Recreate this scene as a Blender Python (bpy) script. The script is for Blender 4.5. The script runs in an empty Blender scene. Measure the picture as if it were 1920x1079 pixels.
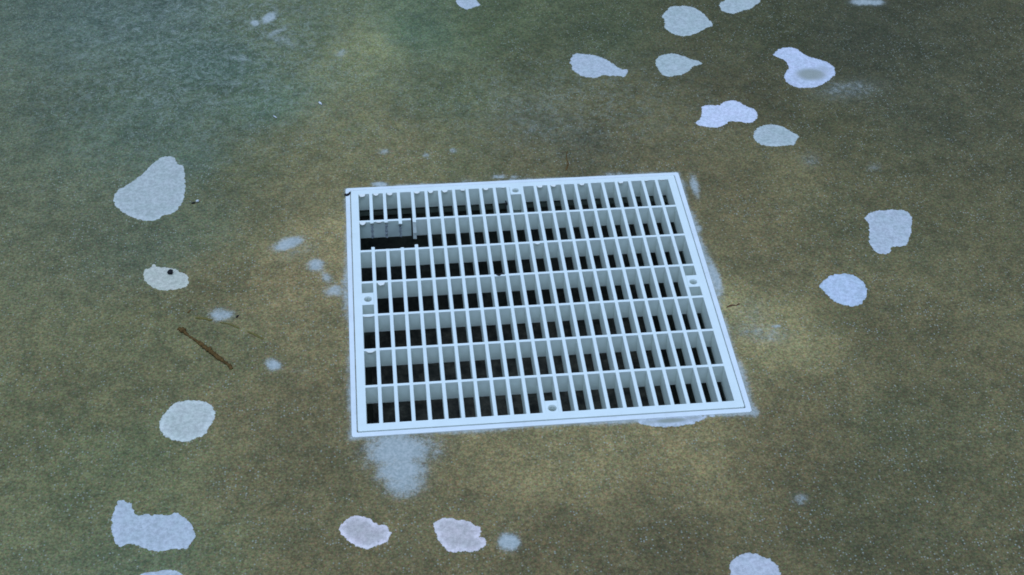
# Pool floor with a white main-drain grate, seen from above through the water.
import bpy, bmesh, math, random
import numpy as np
from mathutils import Vector, Matrix, geometry, noise
random.seed(7)
rng = np.random.RandomState(5)
SC = bpy.context.scene
COL = SC.collection
U = 0.0125          # pitch of one grate cell in metres
MM = 0.0001         # the outlines below are written in tenths of a millimetre
FLOOR_Z = -0.0016

# ------------------------------------------------------------------ helpers
def tag(o, label=None, cat=None, group=None, kind=None):
    if label: o['label'] = label
    if cat: o['category'] = cat
    if group: o['group'] = group
    if kind: o['kind'] = kind
    return o

def link(name, me, mat, parent=None):
    o = bpy.data.objects.new(name, me)
    COL.objects.link(o)
    if mat: me.materials.append(mat)
    if parent: o.parent = parent
    return o

def obj(name, bm, mat, parent=None, smooth=False):
    me = bpy.data.meshes.new(name)
    bmesh.ops.recalc_face_normals(bm, faces=bm.faces)
    bm.to_mesh(me); bm.free()
    if smooth:
        for p in me.polygons: p.use_smooth = True
    return link(name, me, mat, parent)

def thing(name, label, cat, loc=(0, 0, 0), group=None):
    o = bpy.data.objects.new(name, None)
    o.location = loc; o.empty_display_size = 0.02
    COL.objects.link(o)
    return tag(o, label, cat, group)

def box(bm, x0, x1, y0, y1, z0, z1, bev=0.0, topx=0.0):
    """box in cell units; topx widens the top (moulding draft)"""
    vs = []
    for z, e in ((z0, 0.0), (z1, topx)):
        for x, y in ((x0 - e, y0), (x1 + e, y0), (x1 + e, y1), (x0 - e, y1)):
            vs.append(bm.verts.new((x * U, y * U, z * U)))
    a = vs
    fs = [(3, 2, 1, 0), (4, 5, 6, 7), (0, 1, 5, 4), (1, 2, 6, 5), (2, 3, 7, 6), (3, 0, 4, 7)]
    faces = [bm.faces.new([a[i] for i in f]) for f in fs]
    if bev:
        eds = [e for e in faces[1].edges]
        bmesh.ops.bevel(bm, geom=eds, offset=bev * U, segments=2, profile=0.6, affect='EDGES')
    return faces

def rrect(x0, x1, y0, y1, r, n=5):
    pts = []
    for cx, cy, a0 in ((x1 - r, y1 - r, 0), (x0 + r, y1 - r, 90), (x0 + r, y0 + r, 180), (x1 - r, y0 + r, 270)):
        for k in range(n + 1):
            a = math.radians(a0 + 90 * k / n)
            pts.append((cx + r * math.cos(a), cy + r * math.sin(a)))
    return pts

def loops_mesh(bm, loops):
    """skin a list of closed loops (same length) of (x,y,z) in cell units; last joins first"""
    rows = [[bm.verts.new((x * U, y * U, z * U)) for x, y, z in lp] for lp in loops]
    n = len(rows[0])
    for a in range(len(rows)):
        b = (a + 1) % len(rows)
        for i in range(n):
            j = (i + 1) % n
            bm.faces.new((rows[a][i], rows[a][j], rows[b][j], rows[b][i]))

# ------------------------------------------------------------------ materials
class NT:
    def __init__(s, name):
        s.m = bpy.data.materials.new(name); s.m.use_nodes = True
        s.t = s.m.node_tree; s.n = s.t.nodes; s.l = s.t.links
        s.b = s.n['Principled BSDF']
        s.pos = s.n.new('ShaderNodeNewGeometry').outputs['Position']
    def new(s, typ, **kw):
        n = s.n.new(typ)
        for k, v in kw.items(): setattr(n, k, v)
        return n
    def link(s, a, b): s.l.new(a, b)
    def noise(s, scale, detail=3.0, rough=0.6, off=0.0, dist=0.0):
        mp = s.new('ShaderNodeMapping'); s.link(s.pos, mp.inputs[0])
        mp.inputs['Location'].default_value = (off, off * 1.7, off * 0.3)
        n = s.new('ShaderNodeTexNoise'); s.link(mp.outputs[0], n.inputs['Vector'])
        n.inputs['Scale'].default_value = scale; n.inputs['Detail'].default_value = detail
        n.inputs['Roughness'].default_value = rough; n.inputs['Distortion'].default_value = dist
        return n
    def attr(s, name):
        a = s.new('ShaderNodeAttribute'); a.attribute_name = name; return a
    def math(s, op, a, b=None, c=None, clamp=False):
        n = s.new('ShaderNodeMath', operation=op, use_clamp=clamp)
        for i, v in enumerate((a, b, c)):
            if v is None: continue
            if isinstance(v, (int, float)): n.inputs[i].default_value = v
            else: s.link(v, n.inputs[i])
        return n.outputs[0]
    def rng(s, v, a, b, c=0.0, d=1.0, smooth=True):
        n = s.new('ShaderNodeMapRange', interpolation_type='SMOOTHSTEP' if smooth else 'LINEAR')
        s.link(v, n.inputs['Value'])
        n.inputs['From Min'].default_value = a; n.inputs['From Max'].default_value = b
        n.inputs['To Min'].default_value = c; n.inputs['To Max'].default_value = d
        return n.outputs['Result']
    def mix(s, f, a, b, mode='MIX'):
        n = s.new('ShaderNodeMix', data_type='RGBA', blend_type=mode)
        for idx, v in ((0, f), (6, a), (7, b)):
            if isinstance(v, (int, float)): n.inputs[idx].default_value = v
            elif isinstance(v, tuple): n.inputs[idx].default_value = (*v, 1.0)
            else: s.link(v, n.inputs[idx])
        return n.outputs[2]
    def done(s, col, rough=0.7, bump=None, bstr=0.3, bdist=0.001, spec=0.25):
        if isinstance(col, tuple): s.b.inputs['Base Color'].default_value = (*col, 1)
        else: s.link(col, s.b.inputs['Base Color'])
        if isinstance(rough, float): s.b.inputs['Roughness'].default_value = rough
        else: s.link(rough, s.b.inputs['Roughness'])
        s.b.inputs['Specular IOR Level'].default_value = spec
        if bump is not None:
            bn = s.new('ShaderNodeBump'); bn.inputs['Strength'].default_value = bstr
            bn.inputs['Distance'].default_value = bdist
            s.link(bump, bn.inputs['Height']); s.link(bn.outputs[0], s.b.inputs['Normal'])
        return s.m

PALE = (0.52, 0.55, 0.50)

def floor_material():
    t = NT('algae_stained_plaster')
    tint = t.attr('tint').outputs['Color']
    pale = t.attr('pale').outputs['Fac']
    # mottled algae film: brown / green / grey grains
    n1 = t.noise(430, 2, 0.65)
    n2 = t.noise(820, 2, 0.7, 3.1)
    n3 = t.noise(75, 4, 0.62, 8.3, 0.3)
    n4 = t.noise(16, 4, 0.6, 5.3)
    n5 = t.noise(420, 2, 0.7, 1.3)
    v1 = t.rng(n1.outputs['Fac'], 0.3, 0.7, 0.72, 1.28)
    v2 = t.rng(n2.outputs['Fac'], 0.3, 0.7, 0.80, 1.22)
    v3 = t.rng(n3.outputs['Fac'], 0.3, 0.7, 0.84, 1.18)
    v4 = t.rng(n4.outputs['Fac'], 0.3, 0.7, 0.88, 1.13)
    val = t.math('MULTIPLY', t.math('MULTIPLY', v1, v2), t.math('MULTIPLY', v3, v4))
    cc = t.new('ShaderNodeCombineColor')
    for i in range(3): t.link(val, cc.inputs[i])
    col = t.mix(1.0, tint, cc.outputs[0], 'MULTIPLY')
    col = t.mix(t.rng(n5.outputs['Fac'], 0.45, 0.66, 0.0, 0.7), col, t.mix(1.0, col, (1.20, 0.96, 0.86), 'MULTIPLY'))
    col = t.mix(t.rng(n3.outputs['Fac'], 0.6, 0.35, 0.0, 0.20), col, t.mix(1.0, col, (0.82, 1.10, 1.22), 'MULTIPLY'))
    nc = t.noise(640, 1, 0.6, 12.0); nd = t.noise(560, 1, 0.6, 17.0)
    col = t.mix(t.rng(nc.outputs['Fac'], 0.5, 0.72, 0.0, 0.8), col, t.mix(1.0, col, (0.80, 1.18, 0.85), 'MULTIPLY'))
    col = t.mix(t.rng(nd.outputs['Fac'], 0.5, 0.72, 0.0, 0.8), col, t.mix(1.0, col, (1.20, 0.93, 1.12), 'MULTIPLY'))
    # pale sand grains showing through the film
    vo = t.new('ShaderNodeTexVoronoi'); t.link(t.pos, vo.inputs['Vector']); vo.inputs['Scale'].default_value = 500
    grain = t.rng(vo.outputs['Distance'], 0.42, 0.20)
    sep = t.new('ShaderNodeSeparateColor'); t.link(vo.outputs['Color'], sep.inputs[0])
    pick = t.rng(sep.outputs[0], 0.62, 0.92)
    dens = t.rng(t.noise(28, 3, 0.6, 2.2).outputs['Fac'], 0.36, 0.62, 0.30, 1.0)
    g = t.math('MULTIPLY', t.math('MULTIPLY', grain, pick), t.math('MAXIMUM', dens, t.attr('mottle').outputs['Fac']))
    col = t.mix(t.math('MULTIPLY', g, 0.60), col, (0.40, 0.42, 0.34))
    # dark pinholes
    vd = t.new('ShaderNodeTexVoronoi'); t.link(t.pos, vd.inputs['Vector']); vd.inputs['Scale'].default_value = 210
    sd = t.new('ShaderNodeSeparateColor'); t.link(vd.outputs['Color'], sd.inputs[0])
    hole = t.math('MULTIPLY', t.rng(vd.outputs['Distance'], 0.22, 0.08), t.rng(sd.outputs[1], 0.90, 0.95))
    col = t.mix(t.math('MULTIPLY', hole, 0.55), col, (0.035, 0.03, 0.018))
    # veined whitish mottling where the film is thin (the upper left of the pool floor)
    mot = t.attr('mottle').outputs['Fac']
    vein = t.noise(48, 3, 0.6, 9.0, 0.8)
    ve = t.rng(t.math('ABSOLUTE', t.math('SUBTRACT', vein.outputs['Fac'], 0.5)), 0.022, 0.0)
    blot = t.rng(t.noise(150, 3, 0.6, 4.0).outputs['Fac'], 0.44, 0.68)
    mm = t.math('MULTIPLY', mot, t.math('ADD', t.math('MULTIPLY', ve, 0.32), t.math('MULTIPLY', blot, 0.22)), clamp=True)
    col = t.mix(mm, col, (0.36, 0.40, 0.33))
    # worn pale places, broken up at their edges
    e = t.math('ADD', pale, t.math('MULTIPLY', t.math('SUBTRACT', t.noise(150, 5, 0.8, 6.0).outputs['Fac'], 0.5), 1.5))
    e = t.math('ADD', e, t.math('MULTIPLY', t.math('SUBTRACT', n2.outputs['Fac'], 0.5), 0.55))
    pm = t.math('MULTIPLY', t.rng(e, 0.18, 0.85), t.rng(pale, 0.02, 0.20))
    pm = t.math('ADD', t.math('MULTIPLY', pm, 0.74), t.math('MULTIPLY', pale, 0.20), clamp=True)
    pcol = t.mix(t.rng(n1.outputs['Fac'], 0.3, 0.7), (0.34, 0.38, 0.34), (0.47, 0.49, 0.44))
    col = t.mix(pm, col, pcol)
    bump = t.math('ADD', t.math('MULTIPLY', n1.outputs['Fac'], 0.8), t.math('MULTIPLY', n3.outputs['Fac'], 0.8))
    return t.done(col, 0.82, bump, 0.35, 0.0007, 0.2)

def patch_material():
    t = NT('white_patching_plaster')
    edge = t.attr('edge').outputs['Fac']        # 1 at the rim, 0 inside
    dirt = t.attr('dirt').outputs['Fac']
    tone = t.attr('tone').outputs['Color']
    n1 = t.noise(330, 3, 0.75, 1.0); n2 = t.noise(85, 4, 0.7, 2.0); n3 = t.noise(600, 2, 0.6, 4.0)
    col = t.mix(1.0, tone, t.mix(t.rng(n1.outputs['Fac'], 0.3, 0.7), (0.80, 0.80, 0.80), (1.13, 1.13, 1.13)), 'MULTIPLY')
    col = t.mix(t.rng(n2.outputs['Fac'], 0.35, 0.65, 0.0, 0.7), col, t.mix(1.0, col, (0.86, 0.92, 0.88), 'MULTIPLY'))
    # fine dark specks
    vd = t.new('ShaderNodeTexVoronoi'); t.link(t.pos, vd.inputs['Vector']); vd.inputs['Scale'].default_value = 260
    sd = t.new('ShaderNodeSeparateColor'); t.link(vd.outputs['Color'], sd.inputs[0])
    hole = t.math('MULTIPLY', t.rng(vd.outputs['Distance'], 0.2, 0.06), t.rng(sd.outputs[1], 0.88, 0.93))
    col = t.mix(t.math('MULTIPLY', hole, 0.5), col, (0.16, 0.17, 0.13))
    d = t.math('ADD', dirt, t.math('MULTIPLY', t.math('SUBTRACT', n1.outputs['Fac'], 0.5), 0.5))
    d = t.math('MULTIPLY', t.rng(d, 0.12, 1.0), t.rng(dirt, 0.03, 0.3))
    col = t.mix(t.math('MULTIPLY', d, 0.75), col, (0.24, 0.25, 0.16))
    # algae creeping over the very rim
    r = t.math('ADD', edge, t.math('MULTIPLY', t.math('SUBTRACT', n3.outputs['Fac'], 0.5), 1.1))
    col = t.mix(t.rng(r, 0.72, 1.15, 0.0, 0.85), col, (0.26, 0.27, 0.17))
    bump = t.math('ADD', n1.outputs['Fac'], n2.outputs['Fac'])
    return t.done(col, 0.75, bump, 0.35, 0.0007, 0.25)

def plastic(name, base, var=0.06, rough=0.42, grime=0.0):
    t = NT(name)
    n1 = t.noise(55, 4, 0.6); n2 = t.noise(400, 2, 0.6, 3.0)
    dark = tuple(c * (1 - var) for c in base)
    col = t.mix(t.rng(n1.outputs['Fac'], 0.3, 0.7), base, dark)
    if grime:
        gm = t.math('ADD', t.math('MULTIPLY', n1.outputs['Fac'], 0.6), t.math('MULTIPLY', t.noise(170, 5, 0.75, 7.0).outputs['Fac'], 0.6))
        col = t.mix(t.rng(gm, 0.66, 0.86, 0.0, grime), col, (0.30, 0.30, 0.19))
    rg = t.rng(n2.outputs['Fac'], 0.3, 0.7, rough - 0.06, rough + 0.1)
    return t.done(col, rg, n2.outputs['Fac'], 0.12, 0.0004, 0.35)

def dirty(name, a, b, scale=70, rough=0.85):
    t = NT(name)
    n1 = t.noise(scale, 5, 0.7); n2 = t.noise(scale * 4, 3, 0.7, 2.0)
    col = t.mix(t.rng(n1.outputs['Fac'], 0.35, 0.68), a, b)
    col = t.mix(t.rng(n2.outputs['Fac'], 0.3, 0.7, 0.0, 0.5), col, tuple(c * 0.6 for c in a))
    return t.done(col, rough, n1.outputs['Fac'], 0.5, 0.001, 0.2)

M_FLOOR = floor_material()
M_PATCH = patch_material()
M_WHITE = plastic('white_grate_plastic', (0.755, 0.815, 0.735), 0.04, 0.42, 0.10)
M_RING = plastic('white_frame_plastic', (0.76, 0.795, 0.75), 0.06, 0.45, 0.22)
M_DULL = plastic('dull_white_plastic', (0.66, 0.76, 0.67), 0.2, 0.6, 0.25)
M_SCAR_SHADE = dirty('torn_plastic_shade', (0.28, 0.32, 0.33), (0.56, 0.62, 0.62), 420, 0.6)
M_NUB = plastic('cream_plastic_flash', (0.80, 0.80, 0.70), 0.05, 0.5)
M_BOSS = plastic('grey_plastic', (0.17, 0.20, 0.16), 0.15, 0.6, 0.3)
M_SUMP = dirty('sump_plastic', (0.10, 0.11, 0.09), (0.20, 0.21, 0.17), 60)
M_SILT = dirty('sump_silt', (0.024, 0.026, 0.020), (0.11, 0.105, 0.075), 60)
M_TWIG = dirty('wet_twig_bark', (0.075, 0.042, 0.010), (0.19, 0.105, 0.028), 420)
M_FIBRE = dirty('olive_leaf_fibre', (0.15, 0.125, 0.03), (0.20, 0.16, 0.045), 500)
M_BLACK = dirty('black_grit', (0.012, 0.012, 0.015), (0.03, 0.028, 0.024), 600)
M_RUST = dirty('reddish_fibre', (0.10, 0.045, 0.02), (0.16, 0.075, 0.03), 500)
M_CHIP = dirty('pale_shell_chip', (0.60, 0.62, 0.60), (0.78, 0.80, 0.78), 400, 0.5)

# ------------------------------------------------------------------ pool floor
BLOBS = [(-2062,767,131,56,17,-77,1),(-1822,464,77,-6,0,-83,0.85),(-1733,298,54,-52,-22,-57,0.6),(-1663,123,98,-8,0,-79,0.7),(-1969,666,172,84,23,-95,0.25),(-2593,-95,104,-8,4,-83,0.75),(-2154,-714,60,-36,-15,-61,0.95),(-1956,-796,83,-8,0,-18,0.3),(-495,-2611,52,-5,-7,-75,1),(-448,-2630,52,-4,-8,-78,1),(-471,-2599,63,-6,-6,-56,1),(-1561,3765,83,49,14,-76,0.4),
 (-2222,4224,123,128,18,-55,0.5),(-3274,4301,72,-78,-10,-44,0.35),(-3389,3039,32,-82,-17,-17,0.35),(-2590,3742,97,-38,-4,-58,0.35),(-1217,-1700,245,-21,-8,-188,0.95),(-1198,-1885,188,-16,-7,-173,0.9),(-1185,-2029,155,-14,-6,-130,0.75),(-998,-1692,159,-14,-9,-158,0.45),(-1416,-1709,103,-9,-5,-177,0.4),(-1184,2035,60,-4,-2,-50,0.6),(-788,1946,35,-3,-2,-42,0.6),(-532,2010,40,-3,-3,-42,0.6),
 (-2312,4517,76,81,27,-85,0.9),(-2460,4410,55,-22,-4,-62,0.9),(-2164,4064,208,-155,-20,-114,0.35),(3495,2723,371,26,-43,-185,0.34),(1810,-685,222,-78,-48,-131,0.35),(1939,-613,44,-3,-6,-25,0.8),(1774,-457,177,-15,-44,-189,0.2),(1677,-2415,62,-20,-22,-57,0.42),(4131,4372,153,-11,-19,-66,0.9),(3389,1444,70,-5,-19,-64,0.35),(2814,1598,101,-8,-34,-131,0.28),(1639,1297,41,14,-6,-182,0.8),
 (1543,673,38,-3,-15,-73,0.8),(1561,28,48,20,8,-255,0.95),(1549,309,34,14,5,-133,0.6),(1556,-1063,26,10,4,-112,0.5),(-1241,1541,78,-6,-1,-40,1),(-145,1567,69,-6,-3,-32,0.8),(2,1555,45,-3,-3,-32,0.6),(-443,1542,68,-6,-2,-24,0.5),(922,1539,124,-9,-4,-24,0.5),(-1556,633,27,-3,-4,-197,0.5),(-1573,150,36,-3,-6,-393,0.6),(-1559,-860,29,-2,-6,-345,0.5),
 (-96,-1554,101,-9,-4,-32,0.5),(-909,-1550,161,-13,-2,-27,0.4),(4258,4352,117,-9,-20,-66,0.8),(765,-1573,164,-14,-7,-43,0.4),(-1378,2306,41,-3,0,-34,0.2),(262,2311,64,74,20,-56,0.3)]
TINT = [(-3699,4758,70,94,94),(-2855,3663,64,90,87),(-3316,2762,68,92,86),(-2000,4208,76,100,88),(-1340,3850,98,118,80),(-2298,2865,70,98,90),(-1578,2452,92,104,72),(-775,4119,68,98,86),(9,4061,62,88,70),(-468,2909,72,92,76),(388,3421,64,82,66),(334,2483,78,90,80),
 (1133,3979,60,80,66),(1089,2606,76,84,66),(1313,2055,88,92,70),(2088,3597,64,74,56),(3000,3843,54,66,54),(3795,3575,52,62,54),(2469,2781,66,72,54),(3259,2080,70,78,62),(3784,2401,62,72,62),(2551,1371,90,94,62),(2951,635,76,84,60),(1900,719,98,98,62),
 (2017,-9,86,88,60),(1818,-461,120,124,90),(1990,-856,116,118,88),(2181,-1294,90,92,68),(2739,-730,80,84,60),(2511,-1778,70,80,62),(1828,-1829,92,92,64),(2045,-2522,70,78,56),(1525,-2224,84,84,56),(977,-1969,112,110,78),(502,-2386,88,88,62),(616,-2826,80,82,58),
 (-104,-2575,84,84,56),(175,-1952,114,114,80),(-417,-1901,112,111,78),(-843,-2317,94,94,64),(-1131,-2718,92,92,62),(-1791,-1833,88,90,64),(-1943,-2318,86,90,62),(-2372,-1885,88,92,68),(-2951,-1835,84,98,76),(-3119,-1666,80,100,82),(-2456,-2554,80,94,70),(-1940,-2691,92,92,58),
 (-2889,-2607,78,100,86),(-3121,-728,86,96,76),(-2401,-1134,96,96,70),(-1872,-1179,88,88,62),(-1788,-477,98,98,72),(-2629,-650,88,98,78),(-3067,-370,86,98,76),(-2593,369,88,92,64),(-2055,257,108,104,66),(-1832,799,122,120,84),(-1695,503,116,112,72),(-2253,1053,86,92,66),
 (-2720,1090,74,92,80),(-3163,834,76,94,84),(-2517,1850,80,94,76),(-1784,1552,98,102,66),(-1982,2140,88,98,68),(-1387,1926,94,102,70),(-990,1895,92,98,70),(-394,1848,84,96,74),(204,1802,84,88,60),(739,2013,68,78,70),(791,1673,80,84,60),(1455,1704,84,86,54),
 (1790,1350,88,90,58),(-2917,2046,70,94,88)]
RX0, RX1, RY0, RY1 = -12.43, 12.20, -12.38, 11.97      # outer edge of the drain frame (cells)
HX0, HX1, HY0, HY1 = -12.06, 11.86, -12.02, 11.62       # opening in the floor under the frame

LIGHT = np.array([0.392, 0.624, 0.973])     # colour of the underwater daylight, divided out evenly, so its falloff stays in the tints
def srgb(c):
    c = c / 255.0
    return np.where(c <= 0.04045, c / 12.92, ((c + 0.055) / 1.055) ** 2.4)

def axis(lo, hi, step, h0, h1):
    a = list(np.arange(lo, h0 * U - step * 0.5, step)) + [h0 * U] + list(np.arange(h0 * U + step, h1 * U - step * 0.5, step)) \
        + [h1 * U] + list(np.arange(h1 * U + step, hi, step))
    out_l = [-14, -9, -6, -4, -3, -2.2, -1.6, -1.2, -0.95, -0.8]
    return np.array([v for v in out_l if v < lo - 0.02] + a + [-v for v in reversed(out_l) if -v > hi + 0.02])

def build_floor():
    xs = axis(-0.56, 0.60, 0.0027, HX0, HX1); ys = axis(-0.42, 0.66, 0.0027, HY0, HY1)
    X, Y = np.meshgrid(xs, ys)
    nx, ny = len(xs), len(ys)
    P = np.stack([X.ravel(), Y.ravel()], 1)
    co = np.zeros((len(P), 3)); co[:, :2] = P; co[:, 2] = FLOOR_Z
    # gentle hand-trowelled undulation, flat next to the frame
    dx = np.maximum(np.maximum(RX0 * U - P[:, 0], P[:, 0] - RX1 * U), 0)
    dy = np.maximum(np.maximum(RY0 * U - P[:, 1], P[:, 1] - RY1 * U), 0)
    dist = np.hypot(dx, dy)
    und = (np.sin(P[:, 0] * 23 + 1.3) * np.sin(P[:, 1] * 19 + .4) + 0.5 * np.sin(P[:, 0] * 51 + P[:, 1] * 37)) * 0.00025
    co[:, 2] += und * np.clip(dist / 0.05, 0, 1) * (np.abs(P[:, 0]) < 0.7)
    # algae film tint, with the light's warm middle and dim, bluer corners painted in
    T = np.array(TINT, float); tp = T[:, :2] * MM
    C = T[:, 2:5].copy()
    w = np.clip((0.98 - C[:, 2] / C[:, 1]) / 0.18, 0, 1)       # 0 teal tint, 1 brown tint
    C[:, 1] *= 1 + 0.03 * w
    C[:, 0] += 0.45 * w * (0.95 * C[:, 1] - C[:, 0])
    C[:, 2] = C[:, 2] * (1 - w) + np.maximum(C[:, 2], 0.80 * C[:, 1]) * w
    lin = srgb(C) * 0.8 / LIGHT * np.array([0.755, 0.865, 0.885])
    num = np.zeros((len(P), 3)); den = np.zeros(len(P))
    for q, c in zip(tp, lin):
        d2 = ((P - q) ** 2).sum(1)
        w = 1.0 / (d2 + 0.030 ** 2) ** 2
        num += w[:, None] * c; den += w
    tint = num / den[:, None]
    # worn pale places
    pale = np.zeros(len(P))
    for (cx, cy, ux, uy, vx, vy, s) in BLOBS:
        A = np.array([[ux, vx], [uy, vy]]) * MM
        q = (P - np.array([cx, cy]) * MM) @ np.linalg.inv(A).T
        r2 = (q ** 2).sum(1)
        pale = np.maximum(pale, s * np.exp(-0.9 * r2 ** 1.5))
    # rub of pale mortar along the drain frame
    ang = P[:, 0] * 60 + P[:, 1] * 47
    wob = 0.5 + 0.5 * np.sin(ang) * np.sin(P[:, 1] * 83 + 2)
    near = np.exp(-(dist / (0.0016 + 0.0022 * wob)) ** 2) * (0.38 + 0.30 * wob)
    near = np.where(P[:, 0] > RX1 * U, np.exp(-(dist / (0.0024 + 0.0034 * wob)) ** 2) * (0.42 + 0.35 * wob), near)
    pale = np.maximum(pale, near)
    far = np.clip((np.abs(P[:, 0]) - 0.7) / 0.3, 0, 1)
    # veined thin-film area
    m = np.exp(-(((P[:, 0] + 0.30) / 0.16) ** 2 + ((P[:, 1] - 0.40) / 0.17) ** 2))
    m += 0.45 * np.exp(-(((P[:, 0] - 0.05) / 0.14) ** 2 + ((P[:, 1] - 0.27) / 0.08) ** 2))
    m = np.clip(m * 1.15 + 0.04, 0, 1)
    idx = np.arange(nx * ny).reshape(ny, nx)
    a = idx[:-1, :-1]; b = idx[:-1, 1:]; c = idx[1:, 1:]; d = idx[1:, :-1]
    cx = (X[:-1, :-1] + X[1:, 1:]) / 2 / U; cy = (Y[:-1, :-1] + Y[1:, 1:]) / 2 / U
    keep = ~((cx > HX0) & (cx < HX1) & (cy > HY0) & (cy < HY1))
    F = np.stack([a[keep], b[keep], c[keep], d[keep]], 1)
    used = np.unique(F); remap = -np.ones(nx * ny, int); remap[used] = np.arange(len(used))
    F = remap[F]; co = co[used]; tint = tint[used]; pale = pale[used]; m = m[used]
    me = bpy.data.meshes.new('pool_floor')
    me.vertices.add(len(co)); me.vertices.foreach_set('co', co.ravel())
    me.loops.add(F.size); me.loops.foreach_set('vertex_index', F.ravel().astype(np.int32))
    me.polygons.add(len(F))
    me.polygons.foreach_set('loop_start', (np.arange(len(F)) * 4).astype(np.int32))
    me.update(calc_edges=True)
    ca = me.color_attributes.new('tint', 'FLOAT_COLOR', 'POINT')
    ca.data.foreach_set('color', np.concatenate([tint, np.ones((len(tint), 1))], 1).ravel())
    for nm, v in (('pale', pale), ('mottle', m)):
        at = me.attributes.new(nm, 'FLOAT', 'POINT'); at.data.foreach_set('value', v)
    me.validate()
    for p in me.polygons: p.use_smooth = True
    o = link('pool_floor', me, M_FLOOR)
    tag(o, 'olive and brown algae stained plaster floor of the pool', None, None, 'structure')
    return o
build_floor()

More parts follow.
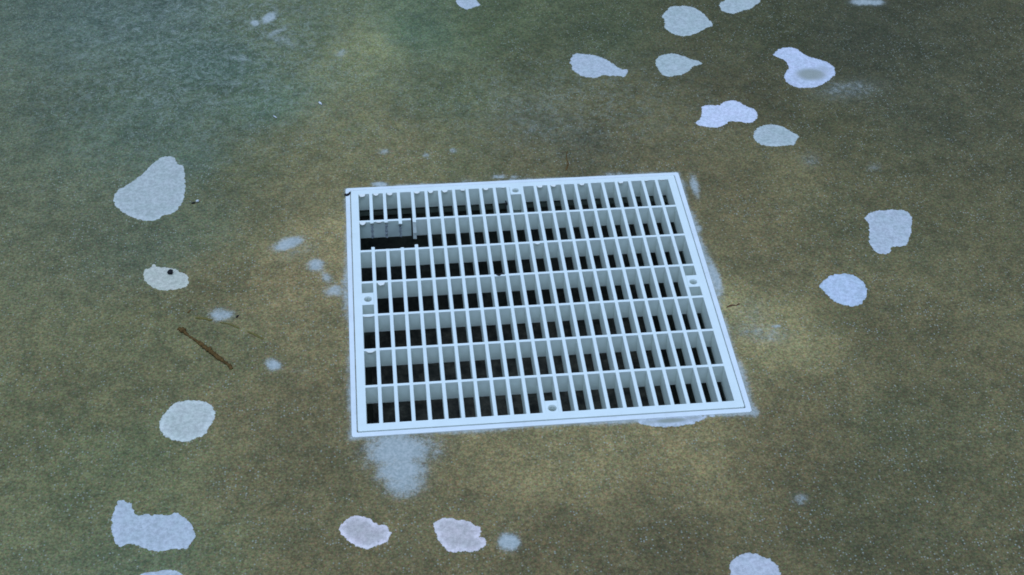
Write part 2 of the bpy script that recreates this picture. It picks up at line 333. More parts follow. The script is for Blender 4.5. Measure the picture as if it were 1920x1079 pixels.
# ------------------------------------------------------------------ plaster patches
OUT = {
'A': [(-307,4735),(-309,4666),(-274,4594),(-208,4520),(-140,4556),(-64,4601),(-66,4662),(-90,4720),(-95,4833),(-207,4897),(-287,4818)],
'B': [(831,3575),(935,3567),(1041,3534),(1128,3465),(1209,3359),(1275,3255),(1330,3251),(1327,3190),(1279,3109),(1242,3136),(1176,3145),(1068,3161),
 (995,3125),(941,3129),(863,3159),(805,3229),(772,3293),(777,3379),(763,3429)],
'C': [(1882,4246),(1926,4325),(2004,4430),(2094,4437),(2181,4431),(2272,4369),(2336,4254),(2369,4129),(2387,4007),(2323,3977),(2271,3935),(2187,3875),
 (2064,3832),(1955,3861),(1890,3936),(1862,4018),(1882,4124)],
'D': [(2540,4419),(2577,4486),(2630,4525),(2704,4590),(2887,4606),(2995,4555),(3009,4456),(2941,4390),(2882,4325),(2785,4290),(2718,4254),(2654,4231),
 (2573,4264),(2534,4322)],
'E': [(1644,3364),(1680,3449),(1745,3494),(1846,3512),(1936,3468),(2007,3399),(2082,3356),(2123,3296),(2065,3270),(2019,3249),(1963,3179),(1881,3112),
 (1766,3084),(1699,3096),(1655,3153),(1645,3252)],
'F': [(2882,3410),(2962,3506),(3055,3538),(3161,3504),(3208,3411),(3272,3331),(3370,3273),(3437,3205),(3462,3092),(3422,2972),(3334,2882),(3217,2806),
 (3100,2779),(2995,2799),(2926,2852),(2898,2963),(2932,3070),(2987,3152),(2991,3251),(2958,3316),(2911,3357)],
'G': [(1847,2286),(1908,2360),(1944,2471),(1957,2538),(2017,2568),(2136,2559),(2199,2601),(2286,2629),(2345,2590),(2396,2517),(2465,2465),(2487,2361),
 (2449,2285),(2369,2224),(2270,2254),(2193,2267),(2130,2220),(2070,2187),(1976,2181),(1892,2216),(1853,2252)],
'H': [(2354,2016),(2411,2121),(2491,2181),(2598,2184),(2691,2132),(2750,2051),(2798,1981),(2751,1898),(2712,1847),(2617,1833),(2513,1835),(2428,1858),
 (2374,1906)],
'I': [(-3514,1728),(-3456,1803),(-3402,1879),(-3350,1977),(-3296,2054),(-3240,2122),(-3179,2118),(-3127,2082),(-3097,1998),(-3039,1952),(-3016,1788),(-2996,1588),
 (-3005,1453),(-3037,1321),(-3102,1251),(-3170,1228),(-3236,1177),(-3317,1178),(-3402,1218),(-3464,1261),(-3554,1344),(-3626,1483),(-3607,1637)],
'J': [(-3272,525),(-3228,539),(-3188,588),(-3168,552),(-3094,537),(-3014,513),(-2955,465),(-2895,409),(-2879,323),(-2898,274),(-2940,252),(-3028,242),
 (-3093,239),(-3150,264),(-3222,334),(-3263,422)],
'K': [(3070,700),(3143,780),(3248,800),(3351,811),(3399,803),(3479,782),(3504,665),(3422,446),(3329,307),(3203,290),(3172,229),(3104,203),
 (3050,221),(3019,278),(3021,387),(3063,531),(3084,623)],
'L': [(2431,-148),(2505,-68),(2576,-22),(2673,-13),(2758,-46),(2809,-110),(2831,-197),(2812,-281),(2760,-360),(2685,-420),(2605,-419),(2525,-374),
 (2483,-320),(2454,-234)],
'M': [(-2997,-1306),(-2994,-1224),(-2955,-1144),(-2910,-1078),(-2850,-1055),(-2770,-1052),(-2687,-1069),(-2624,-1116),(-2591,-1175),(-2583,-1232),(-2604,-1299),(-2631,-1365),
 (-2653,-1411),(-2725,-1452),(-2792,-1475),(-2882,-1451),(-2945,-1406),(-2984,-1355)],
'N': [(-3239,-2005),(-3157,-2025),(-3120,-2065),(-3094,-2140),(-3011,-2135),(-2980,-2162),(-2963,-2145),(-2887,-2164),(-2813,-2153),(-2754,-2194),(-2703,-2247),(-2671,-2321),
 (-2657,-2393),(-2690,-2460),(-2724,-2492),(-2816,-2490),(-2916,-2501),(-2991,-2469),(-3069,-2421),(-3120,-2411),(-3197,-2416),(-3263,-2221)],
'O': [(-3027,-2682),(-2993,-2656),(-2922,-2652),(-2868,-2645),(-2777,-2653),(-2730,-2686),(-2717,-2731),(-2750,-2784),(-2864,-2807),(-2984,-2763)],
'P': [(-1657,-2427),(-1647,-2368),(-1613,-2323),(-1565,-2297),(-1527,-2285),(-1470,-2302),(-1433,-2333),(-1401,-2366),(-1378,-2392),(-1340,-2389),(-1313,-2422),(-1296,-2471),
 (-1308,-2517),(-1337,-2550),(-1393,-2568),(-1436,-2582),(-1459,-2597),(-1496,-2588),(-1542,-2555),(-1579,-2528),(-1625,-2477)],
'Q': [(-987,-2427),(-951,-2382),(-902,-2368),(-855,-2375),(-805,-2400),(-785,-2390),(-724,-2414),(-690,-2459),(-662,-2461),(-662,-2515),(-675,-2561),(-638,-2564),
 (-632,-2612),(-660,-2656),(-718,-2675),(-756,-2683),(-802,-2673),(-867,-2679),(-912,-2646),(-955,-2595),(-974,-2523)],
'S': [(1036,-2952),(1053,-2919),(1098,-2889),(1151,-2864),(1210,-2858),(1252,-2879),(1303,-2907),(1350,-2951),(1375,-3005),(1375,-3062),(1375,-3118),(1331,-3181),
 (1229,-3217),(1107,-3184),(1035,-3088),(1024,-3008)],
'T': [(612,-1561),(646,-1543),(802,-1542),(1208,-1545),(1161,-1573),(1069,-1614),(1014,-1630),(940,-1637),(836,-1638),(736,-1620),(657,-1599)],
}
def tn(r, g, b):
    return tuple(srgb(np.array([r, g, b], float) * (1.115, 1.10, 1.085)) * 0.8 / LIGHT)
WHITE = tn(132, 166, 212); GREYW = tn(120, 154, 181); MID = tn(123, 156, 190)  # greyer tones of the far patches include the light falling off there
PINK = tn(136, 159, 187)
# key: label, tone, rim brightness, stains [(x,y,rx,ry,strength)]
PATCH = {
 'A': ('pale patch cut by the top edge, leftmost of the patches at the top', MID, 0.30, []),
 'B': ('fish shaped white patch with a pointed right end, far behind the middle of the grate', MID, 0.15, []),
 'C': ('large round white patch near the top, pointed on its right side', GREYW, 0.30, []),
 'D': ('pale patch cut by the top edge, just right of the large round one', GREYW, 0.1, []),
 'E': ('teardrop shaped pale patch pointing right, below the large round one', GREYW, 0.1, []),
 'F': ('white patch with a bright lobe and a dirty brownish oval centre, at the upper right', WHITE, 0.0, [(3190, 3010, 165, 115, 0.95), (3330, 3080, 90, 90, 0.5), (3020, 2950, 60, 90, 0.35)]),
 'G': ('brightest white patch with a wavy cloud outline and a hump on top, right of centre', tn(138, 172, 218), 0.0, []),
 'H': ('smooth oval grey white patch just below the wavy bright one', GREYW, 0.30, []),
 'I': ('largest pear shaped pale patch at the left edge, beside a tiny chip', tn(121, 153, 178), 0.30, []),
 'J': ('oval pale patch with a black pebble lying on it, at the left', tn(128, 157, 173), 0.1, []),
 'K': ('pale square shouldered patch cut by the right edge of the photo', MID, 0.30, []),
 'L': ('bright round white patch alone on the right, level with the middle of the grate', tn(126, 163, 208), 0.0, []),
 'M': ('round pale patch on the left below the brown twig', tn(130, 162, 184), 0.6, []),
 'N': ('wide pale patch with a lumpy right end at the lower left corner', MID, 0.30, []),
 'O': ('narrow pale patch cut by the bottom edge at the lower left', MID, 0.30, []),
 'P': ('oval patch with a greyish middle and bright ragged rim, left one of the lower pair', PINK, 1.3, [(-1500, -2420, 120, 75, 0.22)]),
 'Q': ('roundish pinkish patch with a notched right side, right one of the lower pair', PINK, 1.0, []),
 'S': ('pale round topped patch cut by the bottom edge at the lower right', tn(126, 156, 192), 0.0, []),
 'T': ('thin crust of white mortar along the near edge of the drain frame', MID, 0.6, [(880, -1585, 130, 26, 0.9), (1060, -1570, 70, 18, 0.6), (720, -1590, 60, 20, 0.5)]),
}

def densify(pts, step=0.0007, jit=0.00033):
    n = len(pts); out = []
    for i in range(n):
        p0, p1, p2, p3 = (Vector(pts[(i + k) % n]) for k in (-1, 0, 1, 2))
        L = (p2 - p1).length; m = max(1, int(L / step))
        for k in range(m):
            t = k / m
            q = 0.5 * ((2 * p1) + (p2 - p0) * t + (2 * p0 - 5 * p1 + 4 * p2 - p3) * t * t + (3 * p1 - p0 - 3 * p2 + p3) * t ** 3)
            out.append(q)
    res = []
    m = len(out)
    for i, q in enumerate(out):
        tg = (out[(i + 1) % m] - out[i - 1]); tg.normalize()
        nr = Vector((tg.y, -tg.x))
        a = 1.1 * noise.noise((q.x * 260, q.y * 260, 1.7)) + 1.3 * noise.noise((q.x * 620, q.y * 620, 4.1)) + 0.8 * noise.noise((q.x * 1300, q.y * 1300, 2.1))
        res.append(q + nr * a * jit * 2.0)
    return res

def build_patch(key, label, tone, rim, stains):
    pts = [(x * MM, y * MM) for x, y in OUT[key]]
    ol = densify(pts, jit=0.00042)
    P = np.array([(p.x, p.y) for p in ol])
    cen = P.mean(0)
    lo, hi = P.min(0), P.max(0)
    inner = []
    def dist(q):
        a = P; b = np.roll(P, -1, 0); ab = b - a
        t = np.clip(((q - a) * ab).sum(1) / ((ab ** 2).sum(1) + 1e-15), 0, 1)
        return np.hypot(*((a + ab * t[:, None]) - q).T).min()
    def inside(q):
        a = P; b = np.roll(P, -1, 0)
        c = ((a[:, 1] > q[1]) != (b[:, 1] > q[1]))
        xx = (b[:, 0] - a[:, 0]) * (q[1] - a[:, 1]) / (b[:, 1] - a[:, 1] + 1e-18) + a[:, 0]
        return (c & (q[0] < xx)).sum() % 2 == 1
    g = 0.0011
    for yy in np.arange(lo[1], hi[1], g):
        for xx in np.arange(lo[0], hi[0], g):
            q = np.array([xx + (0.5 * g if int(yy / g) % 2 else 0), yy])
            if inside(q) and dist(q) > 0.0007: inner.append(q)
    vs = [Vector(p) for p in P] + [Vector(q) for q in inner]
    n = len(P)
    r = geometry.delaunay_2d_cdt(vs, [(i, (i + 1) % n) for i in range(n)], [], 1, 1e-7)
    v2, faces = r[0], r[2]
    hmax = 0.0006 if key != 'T' else 0.0012
    verts = []; edge = []; dirt = []; tones = []
    for v in v2:
        q = np.array(v[:]); d = dist(q)
        z = hmax * (1 - math.exp(-d / 0.0009)) + 0.00014 * noise.noise((q[0] * 130, q[1] * 130, 0))
        if d < 0.0001: z = -0.0001
        verts.append((q[0] - cen[0], q[1] - cen[1], z)); edge.append(math.exp(-d / 0.0011))
        s = 0
        for (sx, sy, rx, ry, st) in stains:
            rr = ((q[0] / MM - sx) / rx) ** 2 + ((q[1] / MM - sy) / ry) ** 2
            s = max(s, st * math.exp(-rr ** 2 * 0.8))
        dirt.append(s)
        k = 1 + 0.20 * rim * math.exp(-(d / 0.0028) ** 2) - 0.10 * rim * (1 - math.exp(-(d / 0.004) ** 2))
        tones += [tone[0] * k, tone[1] * k, tone[2] * k * (1 + 0.06 * rim * math.exp(-d / 0.003)), 1.0]
    me = bpy.data.meshes.new('plaster_patch')
    me.from_pydata(verts, [], [tuple(f) for f in faces]); me.update()
    me.attributes.new('edge', 'FLOAT', 'POINT').data.foreach_set('value', edge)
    me.attributes.new('dirt', 'FLOAT', 'POINT').data.foreach_set('value', dirt)
    me.color_attributes.new('tone', 'FLOAT_COLOR', 'POINT').data.foreach_set('color', tones)
    for p in me.polygons: p.use_smooth = True
    o = link('mortar_crust' if key == 'T' else 'plaster_patch', me, M_PATCH)
    o.location = (cen[0], cen[1], FLOOR_Z)
    tag(o, label, 'plaster patch' if key != 'T' else 'mortar crust', 'white patches on the pool floor' if key != 'T' else None)
for k, (lb, tn, rim, st) in PATCH.items():
    build_patch(k, lb, tn, rim, st)

# ------------------------------------------------------------------ drain frame and sump
frame = thing('drain_surround', 'flat white square frame let into the pool floor around the grate, over a dark sump', 'drain surround', (0, 0, 0))
GX0, GX1, GY0, GY1 = -12.05, 11.80, -11.97, 11.60       # outer edge of the grate
RZ = -0.035
bm = bmesh.new()
ti = 0.055
def lp(x0, x1, y0, y1, r, z): return [(x, y, z) for x, y in rrect(x0, x1, y0, y1, r)]
e = 0.05
loops_mesh(bm, [
    lp(RX0, RX1, RY0, RY1, 0.20, -0.16),
    lp(RX0, RX1, RY0, RY1, 0.20, RZ - e),
    lp(RX0 + e * .3, RX1 - e * .3, RY0 + e * .3, RY1 - e * .3, 0.19, RZ - e * .3),
    lp(RX0 + e, RX1 - e, RY0 + e, RY1 - e, 0.17, RZ),
    lp(GX0 - ti - .03, GX1 + ti + .03, GY0 - ti - .03, GY1 + ti + .0, 0.10, RZ),
    lp(GX0 - ti, GX1 + ti, GY0 - ti, GY1 + ti - .02, 0.10, RZ - .03),
    lp(GX0 - ti, GX1 + ti, GY0 - ti, GY1 + ti - .02, 0.10, -1.75),
    lp(GX0 - ti - .05, GX1 + ti + .05, GY0 - ti - .05, GY1 + ti + .05, 0.10, -1.75),
    lp(GX0 - ti - .05, GX1 + ti + .05, GY0 - ti - .05, GY1 + ti + .05, 0.10, -0.16)])
obj('flange', bm, M_RING, frame)
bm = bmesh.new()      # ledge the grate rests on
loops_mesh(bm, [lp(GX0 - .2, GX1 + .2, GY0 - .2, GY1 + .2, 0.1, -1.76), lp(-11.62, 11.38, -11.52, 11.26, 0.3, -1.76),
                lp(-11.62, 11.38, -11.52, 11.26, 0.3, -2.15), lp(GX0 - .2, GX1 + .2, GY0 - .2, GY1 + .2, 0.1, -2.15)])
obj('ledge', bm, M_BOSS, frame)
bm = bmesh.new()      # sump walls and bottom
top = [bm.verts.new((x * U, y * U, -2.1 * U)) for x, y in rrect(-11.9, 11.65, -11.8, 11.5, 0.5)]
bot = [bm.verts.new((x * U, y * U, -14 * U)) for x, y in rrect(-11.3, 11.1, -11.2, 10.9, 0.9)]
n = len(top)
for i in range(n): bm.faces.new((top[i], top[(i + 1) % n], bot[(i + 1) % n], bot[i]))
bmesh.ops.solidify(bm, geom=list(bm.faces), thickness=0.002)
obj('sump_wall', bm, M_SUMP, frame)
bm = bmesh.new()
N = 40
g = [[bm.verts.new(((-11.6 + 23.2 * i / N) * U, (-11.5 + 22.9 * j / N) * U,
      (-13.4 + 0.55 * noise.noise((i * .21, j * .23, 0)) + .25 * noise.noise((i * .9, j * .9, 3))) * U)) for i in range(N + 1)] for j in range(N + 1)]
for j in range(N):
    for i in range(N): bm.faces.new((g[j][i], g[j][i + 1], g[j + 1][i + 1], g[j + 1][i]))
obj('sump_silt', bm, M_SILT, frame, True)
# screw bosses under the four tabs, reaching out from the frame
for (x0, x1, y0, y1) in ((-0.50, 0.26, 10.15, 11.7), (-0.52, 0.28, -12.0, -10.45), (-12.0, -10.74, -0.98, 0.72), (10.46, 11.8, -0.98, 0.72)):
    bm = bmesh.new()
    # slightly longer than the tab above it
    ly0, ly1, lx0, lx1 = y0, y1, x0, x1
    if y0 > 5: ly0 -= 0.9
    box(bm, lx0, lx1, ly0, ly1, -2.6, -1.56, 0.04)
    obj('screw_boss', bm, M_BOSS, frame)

# ------------------------------------------------------------------ the grate
W = 0.756                  # clear width of a cell
PY = (22 + W) / 7          # row pitch
T = 1 - W                  # thickness of a long bar
TC = 0.205                 # thickness of a cross bar
D = -1.5                   # depth of the bars
CX0, CX1, CY0, CY1 = -11.5, 11.256, -11.40, 11.12
grate = thing('drain_grate', 'white plastic drain grate with four bars snapped off at its far left corner', 'drain grate')
bm = bmesh.new()
b = 0.04
loops_mesh(bm, [
    lp(GX0, GX1, GY0, GY1, 0.12, D), lp(GX0, GX1, GY0, GY1, 0.12, -b), lp(GX0 + b * .3, GX1 - b * .3, GY0 + b * .3, GY1 - b * .3, 0.12, -b * .3),
    lp(GX0 + b, GX1 - b, GY0 + b, GY1 - b, 0.10, 0),
    lp(CX0 - .015, CX1 + .015, CY0 - .015, CY1 + .015, 0.02, 0), lp(CX0, CX1, CY0, CY1, 0.02, -.015), lp(CX0, CX1, CY0, CY1, 0.02, D)])
obj('rim', bm, M_WHITE, grate)

def cross_y(i): return 3.5 * PY - i * PY      # far edge of cross bar i (1..6)
SNAP_TOP = {1: 0.15, 2: 0.13, 3: 0.34, 4: 0.30}
SNAP_LOW = {1: 0.30, 2: 0.02, 3: 0.12, 4: 0.34}
def bar(x0, y0, y1, z0=D, z1=-0.006, frayed=None):
    bm = bmesh.new()
    # a few segments so the bar can bow by a hair, as moulded plastic does
    n = max(2, int((y1 - y0) / 1.6)); prof = [(0.02, z0), (T - .02, z0), (T, z1 - .03), (T - .03, z1), (.03, z1), (0, z1 - .03)]
    sway = random.uniform(-.018, .018); ph = random.uniform(0, 6)
    rows = []
    for k in range(n + 1):
        y = y0 + (y1 - y0) * k / n
        dx = sway * math.sin((y + 11) * .14 + ph)
        row = []
        for (px, pz) in prof:
            yy = y
            if frayed == 'low' and k == 0:       # broken end facing the camera, slanting under
                yy = y + (0.0 if pz > -0.1 else min(0.30, y1 - y) * 0.8) + random.uniform(-.03, .03)
            if frayed == 'high' and k == n:
                yy = y - (0.05 if pz > -.01 else 0.0) - (0.12 if pz < -1 else 0) + random.uniform(-.03, .03)
            row.append(bm.verts.new(((x0 + px + dx) * U, yy * U, pz * U)))
        rows.append(row)
    m = len(prof)
    for k in range(n):
        for i in range(m):
            j = (i + 1) % m
            bm.faces.new((rows[k][i], rows[k][j], rows[k + 1][j], rows[k + 1][i]))
    bm.faces.new(rows[0]); bm.faces.new(rows[-1])
    return bm

def stub(x0, i, length, depth):
    """broken remains of a bar hanging off cross bar 1"""
    y1 = cross_y(1) - TC; bm = bmesh.new()
    y0 = y1 - length
    pts = [(y1 + .04, -.006), (y0 + .03, -.006), (y0, -.05), (y0 + length * .3, -depth * .5), (y1 + .02, -depth), (y1 + .04, -depth)]
    L = [bm.verts.new(((x0) * U, y * U, z * U)) for y, z in pts]
    R_ = [bm.verts.new(((x0 + T) * U, (y + random.uniform(-.03, .03)) * U, z * U)) for y, z in pts]
    bm.faces.new(L); bm.faces.new(list(reversed(R_)))
    for k in range(len(pts)):
        j = (k + 1) % len(pts)
        bm.faces.new((L[k], R_[k], R_[j], L[j]))
    return bm

for k in range(1, 23):
    x0 = k - 11.5 - T
    if k <= 4:
        o = obj('long_bar', bar(x0, cross_y(1) - TC * .5, CY1 + .02), M_WHITE, grate)
        o['label'] = 'short upper length of a snapped long bar'
        if k < 4:
            obj('broken_stub', stub(x0, k, SNAP_TOP[k], (0.32, 0.30, 0.5)[k - 1]), M_WHITE, grate)
            # rough scar where the bar tore away, darkened to stand for the stub's shadow
            bm = bmesh.new(); y1 = cross_y(1) - TC - .01; zz = [-.30 - .12 * q for q in range(11)]
            L = []; R_ = []; M_ = []
            for z in zz:
                a = random.uniform(-.03, .05); c = random.uniform(-.05, .03); m = random.uniform(.03, .085)
                L.append(bm.verts.new(((x0 + a) * U, (y1 + .01) * U, z * U))); R_.append(bm.verts.new(((x0 + T + c) * U, (y1 + .01) * U, z * U)))
                M_.append(bm.verts.new(((x0 + T * random.uniform(.3, .7)) * U, (y1 - m) * U, z * U)))
            for q in range(10):
                bm.faces.new((L[q], M_[q], M_[q + 1], L[q + 1])); bm.faces.new((M_[q], R_[q], R_[q + 1], M_[q + 1]))
            obj('torn_scar_shade', bm, M_SCAR_SHADE, grate)
        else:
            # full-depth leftover whose torn face looks at the viewer
            bm = bmesh.new(); y1 = cross_y(1) - TC + .03
            pts = [(y1, -.006), (y1 - .16, -.006), (y1 - .22, -.06), (y1 - .30, -.50), (y1 - .40, -.95), (y1 - .33, -1.02), (y1 - .36, -1.50), (y1, -1.5)]
            L = [bm.verts.new((x0 * U, y * U, z * U)) for y, z in pts]
            R_ = [bm.verts.new(((x0 + T) * U, (y - random.uniform(0, .05)) * U, z * U)) for y, z in pts]
            bm.faces.new(L); bm.faces.new(list(reversed(R_)))
            for a in range(len(pts)):
                c = (a + 1) % len(pts); bm.faces.new((L[a], R_[a], R_[c], L[c]))
            o2 = obj('broken_stub', bm, M_WHITE, grate); o2['label'] = 'deep torn stub standing out of the first cross bar'
        o = obj('long_bar', bar(x0, CY0 - .02, cross_y(2) + SNAP_LOW[k], frayed='high'), M_WHITE, grate)
        o['label'] = 'long bar broken off at its far end'
    else:
        obj('long_bar', bar(x0, CY0 - .02, CY1 + .02), M_WHITE, grate)

for i in range(1, 7):
    y1 = cross_y(i); y0 = y1 - TC
    zt = -0.014
    bm = bmesh.new()
    if i == 1:      # cracked through just left of the fourth long bar
        xc = 4 - 11.5 - T - 0.02
        box(bm, xc + .02, CX1 + .02, y0, y1, D + .02, zt, 0.02)
        b2 = bmesh.new(); box(b2, CX0 - .02, xc - .09, y0 - .015, y1 - .015, D + .02, zt, 0.02)
        o2 = obj('cross_bar', b2, M_WHITE, grate); o2.data.materials.append(M_DULL)
        for p in o2.data.polygons:
            if abs(p.normal.z) < .3: p.material_index = 1  # side faces take the duller, blotchier plastic
        o2['label'] = 'cracked end of the cross bar with a dull grey side'
    else:
        box(bm, CX0 - .02, CX1 + .02, y0, y1, D + .02, zt, 0.02)
    o = obj('cross_bar', bm, M_WHITE, grate)

# screw tabs with their holes
def tab(x0, x1, y0, y1, hx, hy, rad=0.27):
    bm = bmesh.new(); n = 32; zt = -0.010
    out_, hole, cone, low = [], [], [], []
    for k in range(n):
        a = 2 * math.pi * (k + .5) / n; ca, sa = math.cos(a), math.sin(a)
        t = 1e9
        if ca > 1e-9: t = min(t, (x1 - hx) / ca)
        if ca < -1e-9: t = min(t, (x0 - hx) / ca)
        if sa > 1e-9: t = min(t, (y1 - hy) / sa)
        if sa < -1e-9: t = min(t, (y0 - hy) / sa)
        out_.append((hx + ca * t, hy + sa * t))
        hole.append((hx + ca * rad, hy + sa * rad)); cone.append((hx + ca * (rad - .04), hy + sa * (rad - .04)))
    # snap the nearest outline points to the true corners
    for cx, cy in ((x0, y0), (x1, y0), (x1, y1), (x0, y1)):
        k = min(range(n), key=lambda q: (out_[q][0] - cx) ** 2 + (out_[q][1] - cy) ** 2); out_[k] = (cx, cy)
    rows = []
    for pts, z in ((out_, D), (out_, zt), (hole, zt), (cone, zt - .10), (cone, zt - .42)):
        rows.append([bm.verts.new((x * U, y * U, z * U)) for x, y in pts])
    for a in range(len(rows) - 1):
        for i in range(n):
            j = (i + 1) % n; bm.faces.new((rows[a][i], rows[a][j], rows[a + 1][j], rows[a + 1][i]))
    bm.faces.new(rows[-1]); bm.faces.new(rows[0])
    p = obj('screw_tab', bm, M_WHITE, grate)
    # the recessed screw head down the hole
    bm = bmesh.new()
    bmesh.ops.create_cone(bm, cap_ends=True, segments=20, radius1=(rad - .06) * U, radius2=(rad - .10) * U, depth=.06 * U,
                          matrix=Matrix.Translation((hx * U, hy * U, (zt - .36) * U)))
    s = obj('screw_head', bm, M_BOSS, p)
tab(-0.5, 0.256, 10.24, CY1 + .01, -0.10, 10.70, 0.25)
tab(-0.5, 0.256, CY0 - .01, -10.43, -0.09, -11.05, 0.28)
tab(CX0 - .01, -10.744, -0.73, 0.44, -11.12, -0.17, 0.27)
tab(10.5, CX1 + .01, -0.74, 0.42, 10.90, -0.24, 0.27)

# half-round moulding flash hanging from the rim and cross bars
def nub(cx, yedge, r=0.17, h=0.20, z1=-0.012, ragged=0.02, d=0.10):
    h *= 1.35; r *= 1.1
    bm = bmesh.new(); n = 9
    tops, bots = [], []
    for k in range(n + 1):
        a = math.pi * k / n
        x = cx - r * math.cos(a); y = yedge + .02 - h * math.sin(a) ** .8 + random.uniform(-ragged, ragged)
        tops.append(bm.verts.new((x * U, y * U, z1 * U))); bots.append(bm.verts.new((x * U, (y + .04) * U, (z1 - d) * U)))
    for k in range(n): bm.faces.new((tops[k], tops[k + 1], bots[k + 1], bots[k]))
    bm.faces.new(tops); bm.faces.new(bots); bm.faces.new((tops[0], tops[-1], bots[-1], bots[0]))
    o = obj('moulding_nub', bm, M_NUB, grate)
def cellx(c, f=.5): return c - 11.5 + W * f
for c, f, r, h in ((0, .35, .20, .24), (1, .35, .17, .20), (2, .35, .18, .22), (4, .3, .19, .18), (5, .3, .16, .20), (6, .35, .18, .20),
                   (7, .75, .15, .14), (9, .35, .16, .18), (10, .7, .12, .05), (13, .3, .18, .20), (14, .3, .17, .17), (16, .45, .17, .17), (19, .3, .17, .16), (21, .2, .14, .06), (22, .5, .2, .05)):
    nub(cellx(c, f), CY1, r, h)
nub(cellx(0, .3), cross_y(1) - TC, .19, .24, ragged=.03)
nub(cellx(1, .5), cross_y(1) - TC, .22, .10)
nub(cellx(12, .4), cross_y(2) - TC, .16, .12)
nub(cellx(1, .4), cross_y(3) - TC, .22, .24, ragged=.04)
nub(cellx(0, .5), cross_y(4) - TC, .30, .06, ragged=.02)
nub(cellx(0, .55), cross_y(5) - TC, .24, .16, ragged=.04)

# ------------------------------------------------------------------ litter
def tube(name, pts, rad, mat, label, cat, z=None, wob=0.25, group=None, flat=0.7, seed=0):
    """tapered, knobbly stick lying on the floor; rad = list of radii in metres"""
    rs = random.Random(seed); P = [Vector((x * MM, y * MM, 0)) for x, y in pts]
    fine = []
    for i in range(len(P) - 1):
        p0 = P[max(i - 1, 0)]; p1 = P[i]; p2 = P[i + 1]; p3 = P[min(i + 2, len(P) - 1)]
        m = max(3, int((p2 - p1).length / 0.0008))
        for k in range(m):
            t = k / m
            fine.append((0.5 * ((2 * p1) + (p2 - p0) * t + (2 * p0 - 5 * p1 + 4 * p2 - p3) * t * t + (3 * p1 - p0 - 3 * p2 + p3) * t ** 3),
                         rad[min(i, len(rad) - 1)] * (1 - t) + rad[min(i + 1, len(rad) - 1)] * t))
    fine.append((P[-1], rad[-1] * .4))
    cen = sum((f[0] for f in fine), Vector()) / len(fine)
    zz = FLOOR_Z if z is None else z
    bm = bmesh.new(); rows = []; n = 8
    for i, (p, r) in enumerate(fine):
        a = fine[max(i - 1, 0)][0]; c = fine[min(i + 1, len(fine) - 1)][0]
        tg = (c - a).normalized(); sd = Vector((-tg.y, tg.x, 0))
        r *= 1 + rs.uniform(-wob, wob); row = []
        if i == 0: r *= .45
        off = sd * rs.uniform(-.15, .15) * r
        for k in range(n):
            an = 2 * math.pi * k / n; rr = r * (1 + rs.uniform(-.12, .12))
            v = p - cen + off + sd * math.cos(an) * rr + Vector((0, 0, (math.sin(an) * flat + flat * .92) * rr))
            row.append(bm.verts.new(v))
        rows.append(row)
    for a in range(len(rows) - 1):
        for k in range(n):
            j = (k + 1) % n; bm.faces.new((rows[a][k], rows[a][j], rows[a + 1][j], rows[a + 1][k]))
    bm.faces.new(rows[0]); bm.faces.new(rows[-1])
    o = obj(name, bm, mat, None, True); o.location = (cen.x, cen.y, zz)
    return tag(o, label, cat, group)

def lump(name, x, y, rx, ry, rz, ang, mat, label, cat, z=None, seed=0, group=None):
    """irregular flake or grain"""
    bm = bmesh.new(); bmesh.ops.create_icosphere(bm, subdivisions=2, radius=1)
    for v in bm.verts:
        k = 1 + 0.45 * noise.noise(v.co * 1.3 + Vector((seed * 3.7, 0, 0)))
        v.co = Vector((v.co.x * rx * k, v.co.y * ry * k, v.co.z * rz))
    bmesh.ops.rotate(bm, verts=bm.verts, cent=(0, 0, 0), matrix=Matrix.Rotation(math.radians(ang), 3, 'Z'))
    zb = min(v.co.z for v in bm.verts)
    for v in bm.verts: v.co.z -= zb
    o = obj(name, bm, mat, None, True); o.location = (x * MM, y * MM, FLOOR_Z if z is None else z)
    return tag(o, label, cat, group)

tube('twig', [(-2929, -232), (-2892, -267), (-2850, -320), (-2769, -402), (-2679, -501), (-2589, -606), (-2523, -671), (-2497, -703), (-2483, -740)],
     [.0017, .0023, .0009, .0015, .0020, .0017, .0015, .0011, .0012], M_TWIG, 'thick brown twig lying aslant on the floor at the left', 'twig', wob=.42, flat=.45, seed=2)
tube('leaf_fibre', [(-2803, -116), (-2725, -135), (-2663, -159)], [.0008, .0011, .0012], M_FIBRE, 'short olive fibre just left of the faded floor smudge above the twig', 'plant fibre', flat=.3, seed=3)
tube('leaf_fibre', [(-2601, -190), (-2523, -216), (-2439, -273)], [.0006, .0008, .0006], M_FIBRE, 'thin brown fibre in the middle of a broken row of three above the twig', 'plant fibre', flat=.3, seed=4)
tube('leaf_fibre', [(-2373, -316), (-2303, -366), (-2242, -415)], [.0006, .0010, .0009], M_FIBRE, 'olive fibre at the right end of the broken row of three, towards the grate', 'plant fibre', flat=.3, seed=5)
tube('leaf_fibre', [(-2868, -58), (-2846, -22)], [.0007, .0006], M_TWIG, 'tiny upright brown fleck above the head of the twig', 'plant fibre', flat=.4, seed=6)
tube('leaf_fibre', [(542, 1918), (518, 1810), (520, 1711), (487, 1614)], [.0004, .0005, .0007, .0009], M_TWIG, 'brown fibre pointing at the far edge of the frame', 'plant fibre', flat=.3, seed=7)
tube('leaf_fibre', [(1579, -356), (1630, -334), (1665, -337), (1701, -318)], [.0005, .0008, .0004, .0008], M_RUST, 'short reddish brown fibre just right of the frame', 'plant fibre', flat=.5, seed=8)
lump('shell_chip', -1778, 2866, .0030, .0013, .0011, -62, M_CHIP, 'white elongated chip on the green floor, larger of the two at the upper left', 'chip', seed=1)
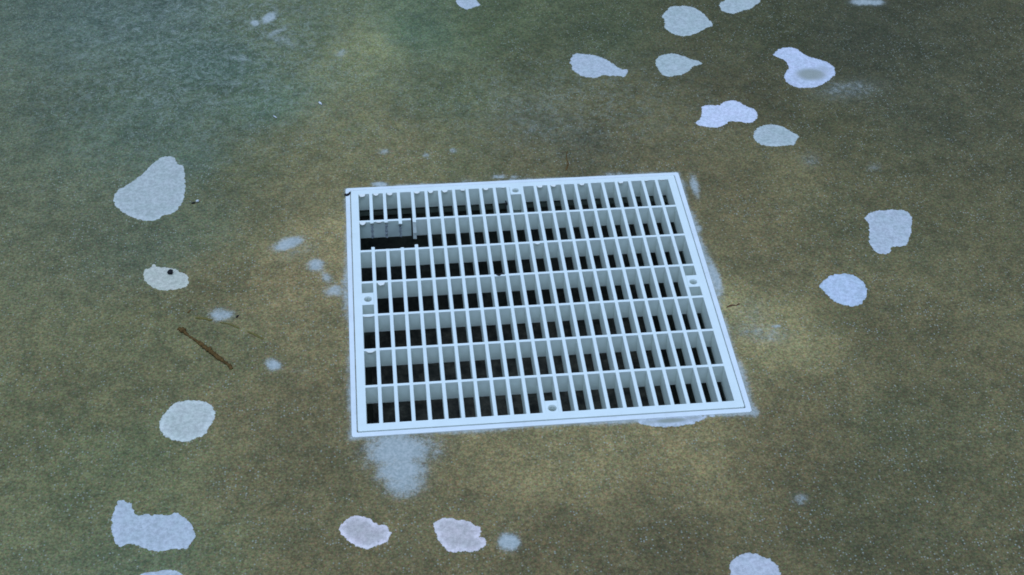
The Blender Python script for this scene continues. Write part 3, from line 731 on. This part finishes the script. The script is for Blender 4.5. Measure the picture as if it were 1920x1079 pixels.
lump('shell_chip', -2215, 2678, .0030, .0007, .0007, -50, M_CHIP, 'small thin white sliver left of the larger white chip', 'chip', seed=2)
lump('shell_chip', -2876, 1412, .0016, .0012, .0013, 20, M_CHIP, 'bright white chip right beside the big pear shaped patch', 'chip', seed=3)
lump('grit', -2912, 1392, .0017, .0008, .0009, 10, M_BLACK, 'dark crumb touching the bright white chip by the big pear shaped patch', 'grit', seed=4)
lump('grit', -2461, -134, .0017, .0007, .0007, 50, M_BLACK, 'black grain beside the faded smudge above the twig', 'grit', seed=5)
lump('pebble', -3044, 449, .0028, .0024, .0018, 20, M_BLACK, 'small black pebble lying on the oval patch at the left', 'pebble', z=FLOOR_Z + .0005, seed=6)
tube('black_scrap', [(-300, 204), (-272, 188), (-250, 205), (-222, 196)], [.0006, .0011, .0009, .0004], M_BLACK, 'tiny black scrap caught on the third cross bar near the middle', 'debris', z=-.0004, seed=11)
tube('leaf_scrap', [(-1562, 1412), (-1545, 1388), (-1522, 1404), (-1508, 1436)], [.0008, .0016, .0013, .0007], M_BLACK, 'dark brown scrap stuck in the far left corner of the frame', 'debris', z=-.0008, seed=12)
tube('black_thread', [(-109, 1290), (-104, 1240), (-118, 1180)], [.0004, .0009, .0004], M_BLACK, 'black thread stuck against a bar left of the far screw tab', 'debris', z=-.0080, seed=13)
lump('brown_crumb', 1243, -122, .0022, .0017, .0015, 40, M_RUST, 'brown crumb in the cell left of the right hand screw tab', 'debris', z=-.0150, seed=14)

# ------------------------------------------------------------------ light, sky, camera
w = bpy.data.worlds.new('World'); SC.world = w; w.use_nodes = True
nt = w.node_tree
bg = nt.nodes['Background']
sky = nt.nodes.new('ShaderNodeTexSky'); sky.sky_type = 'NISHITA'; sky.sun_disc = False
SUN_EL, SUN_AZ = math.radians(82), math.radians(200)
sky.sun_elevation = SUN_EL; sky.sun_rotation = SUN_AZ
nt.links.new(sky.outputs[0], bg.inputs['Color']); bg.inputs['Strength'].default_value = 0.05
sun = bpy.data.lights.new('sun', 'SUN'); sun.energy = 3.65; sun.angle = math.radians(75)
sun.color = (0.495, 0.665, 1.0)
so = bpy.data.objects.new('sun', sun); COL.objects.link(so)
d = Vector((math.sin(SUN_AZ) * math.cos(SUN_EL), math.cos(SUN_AZ) * math.cos(SUN_EL), math.sin(SUN_EL)))
so.rotation_euler = d.to_track_quat('Z', 'Y').to_euler(); so.location = d * 3

cam = bpy.data.cameras.new('camera'); co = bpy.data.objects.new('camera', cam); COL.objects.link(co)
R = Matrix(((0.994614670661652, -0.10203712605932894, 0.01816815373564247),
            (0.05488318539776743, 0.6672400122885102, 0.7428180140260191),
            (-0.08791753445817059, -0.7378205682322209, 0.6692468275815856)))
co.matrix_world = Matrix.Translation((-0.12315, -0.88035, 0.80050)) @ R.transposed().to_4x4()
cam.sensor_fit = 'HORIZONTAL'; cam.sensor_width = 36.0; cam.lens = 36.0 * 2663.56 / 1920
cam.clip_start = 0.01; cam.clip_end = 200
SC.camera = co
SC.view_settings.view_transform = 'Standard'; SC.view_settings.look = 'None'
SC.view_settings.gamma = 1.0; SC.view_settings.exposure = 0.0
SC.cycles.filter_width = 1.7
cam.dof.use_dof = True; cam.dof.focus_distance = 1.16; cam.dof.aperture_fstop = 18.0
SC.cycles.max_bounces = 10; SC.cycles.diffuse_bounces = 6
SC.cycles.use_denoising = True
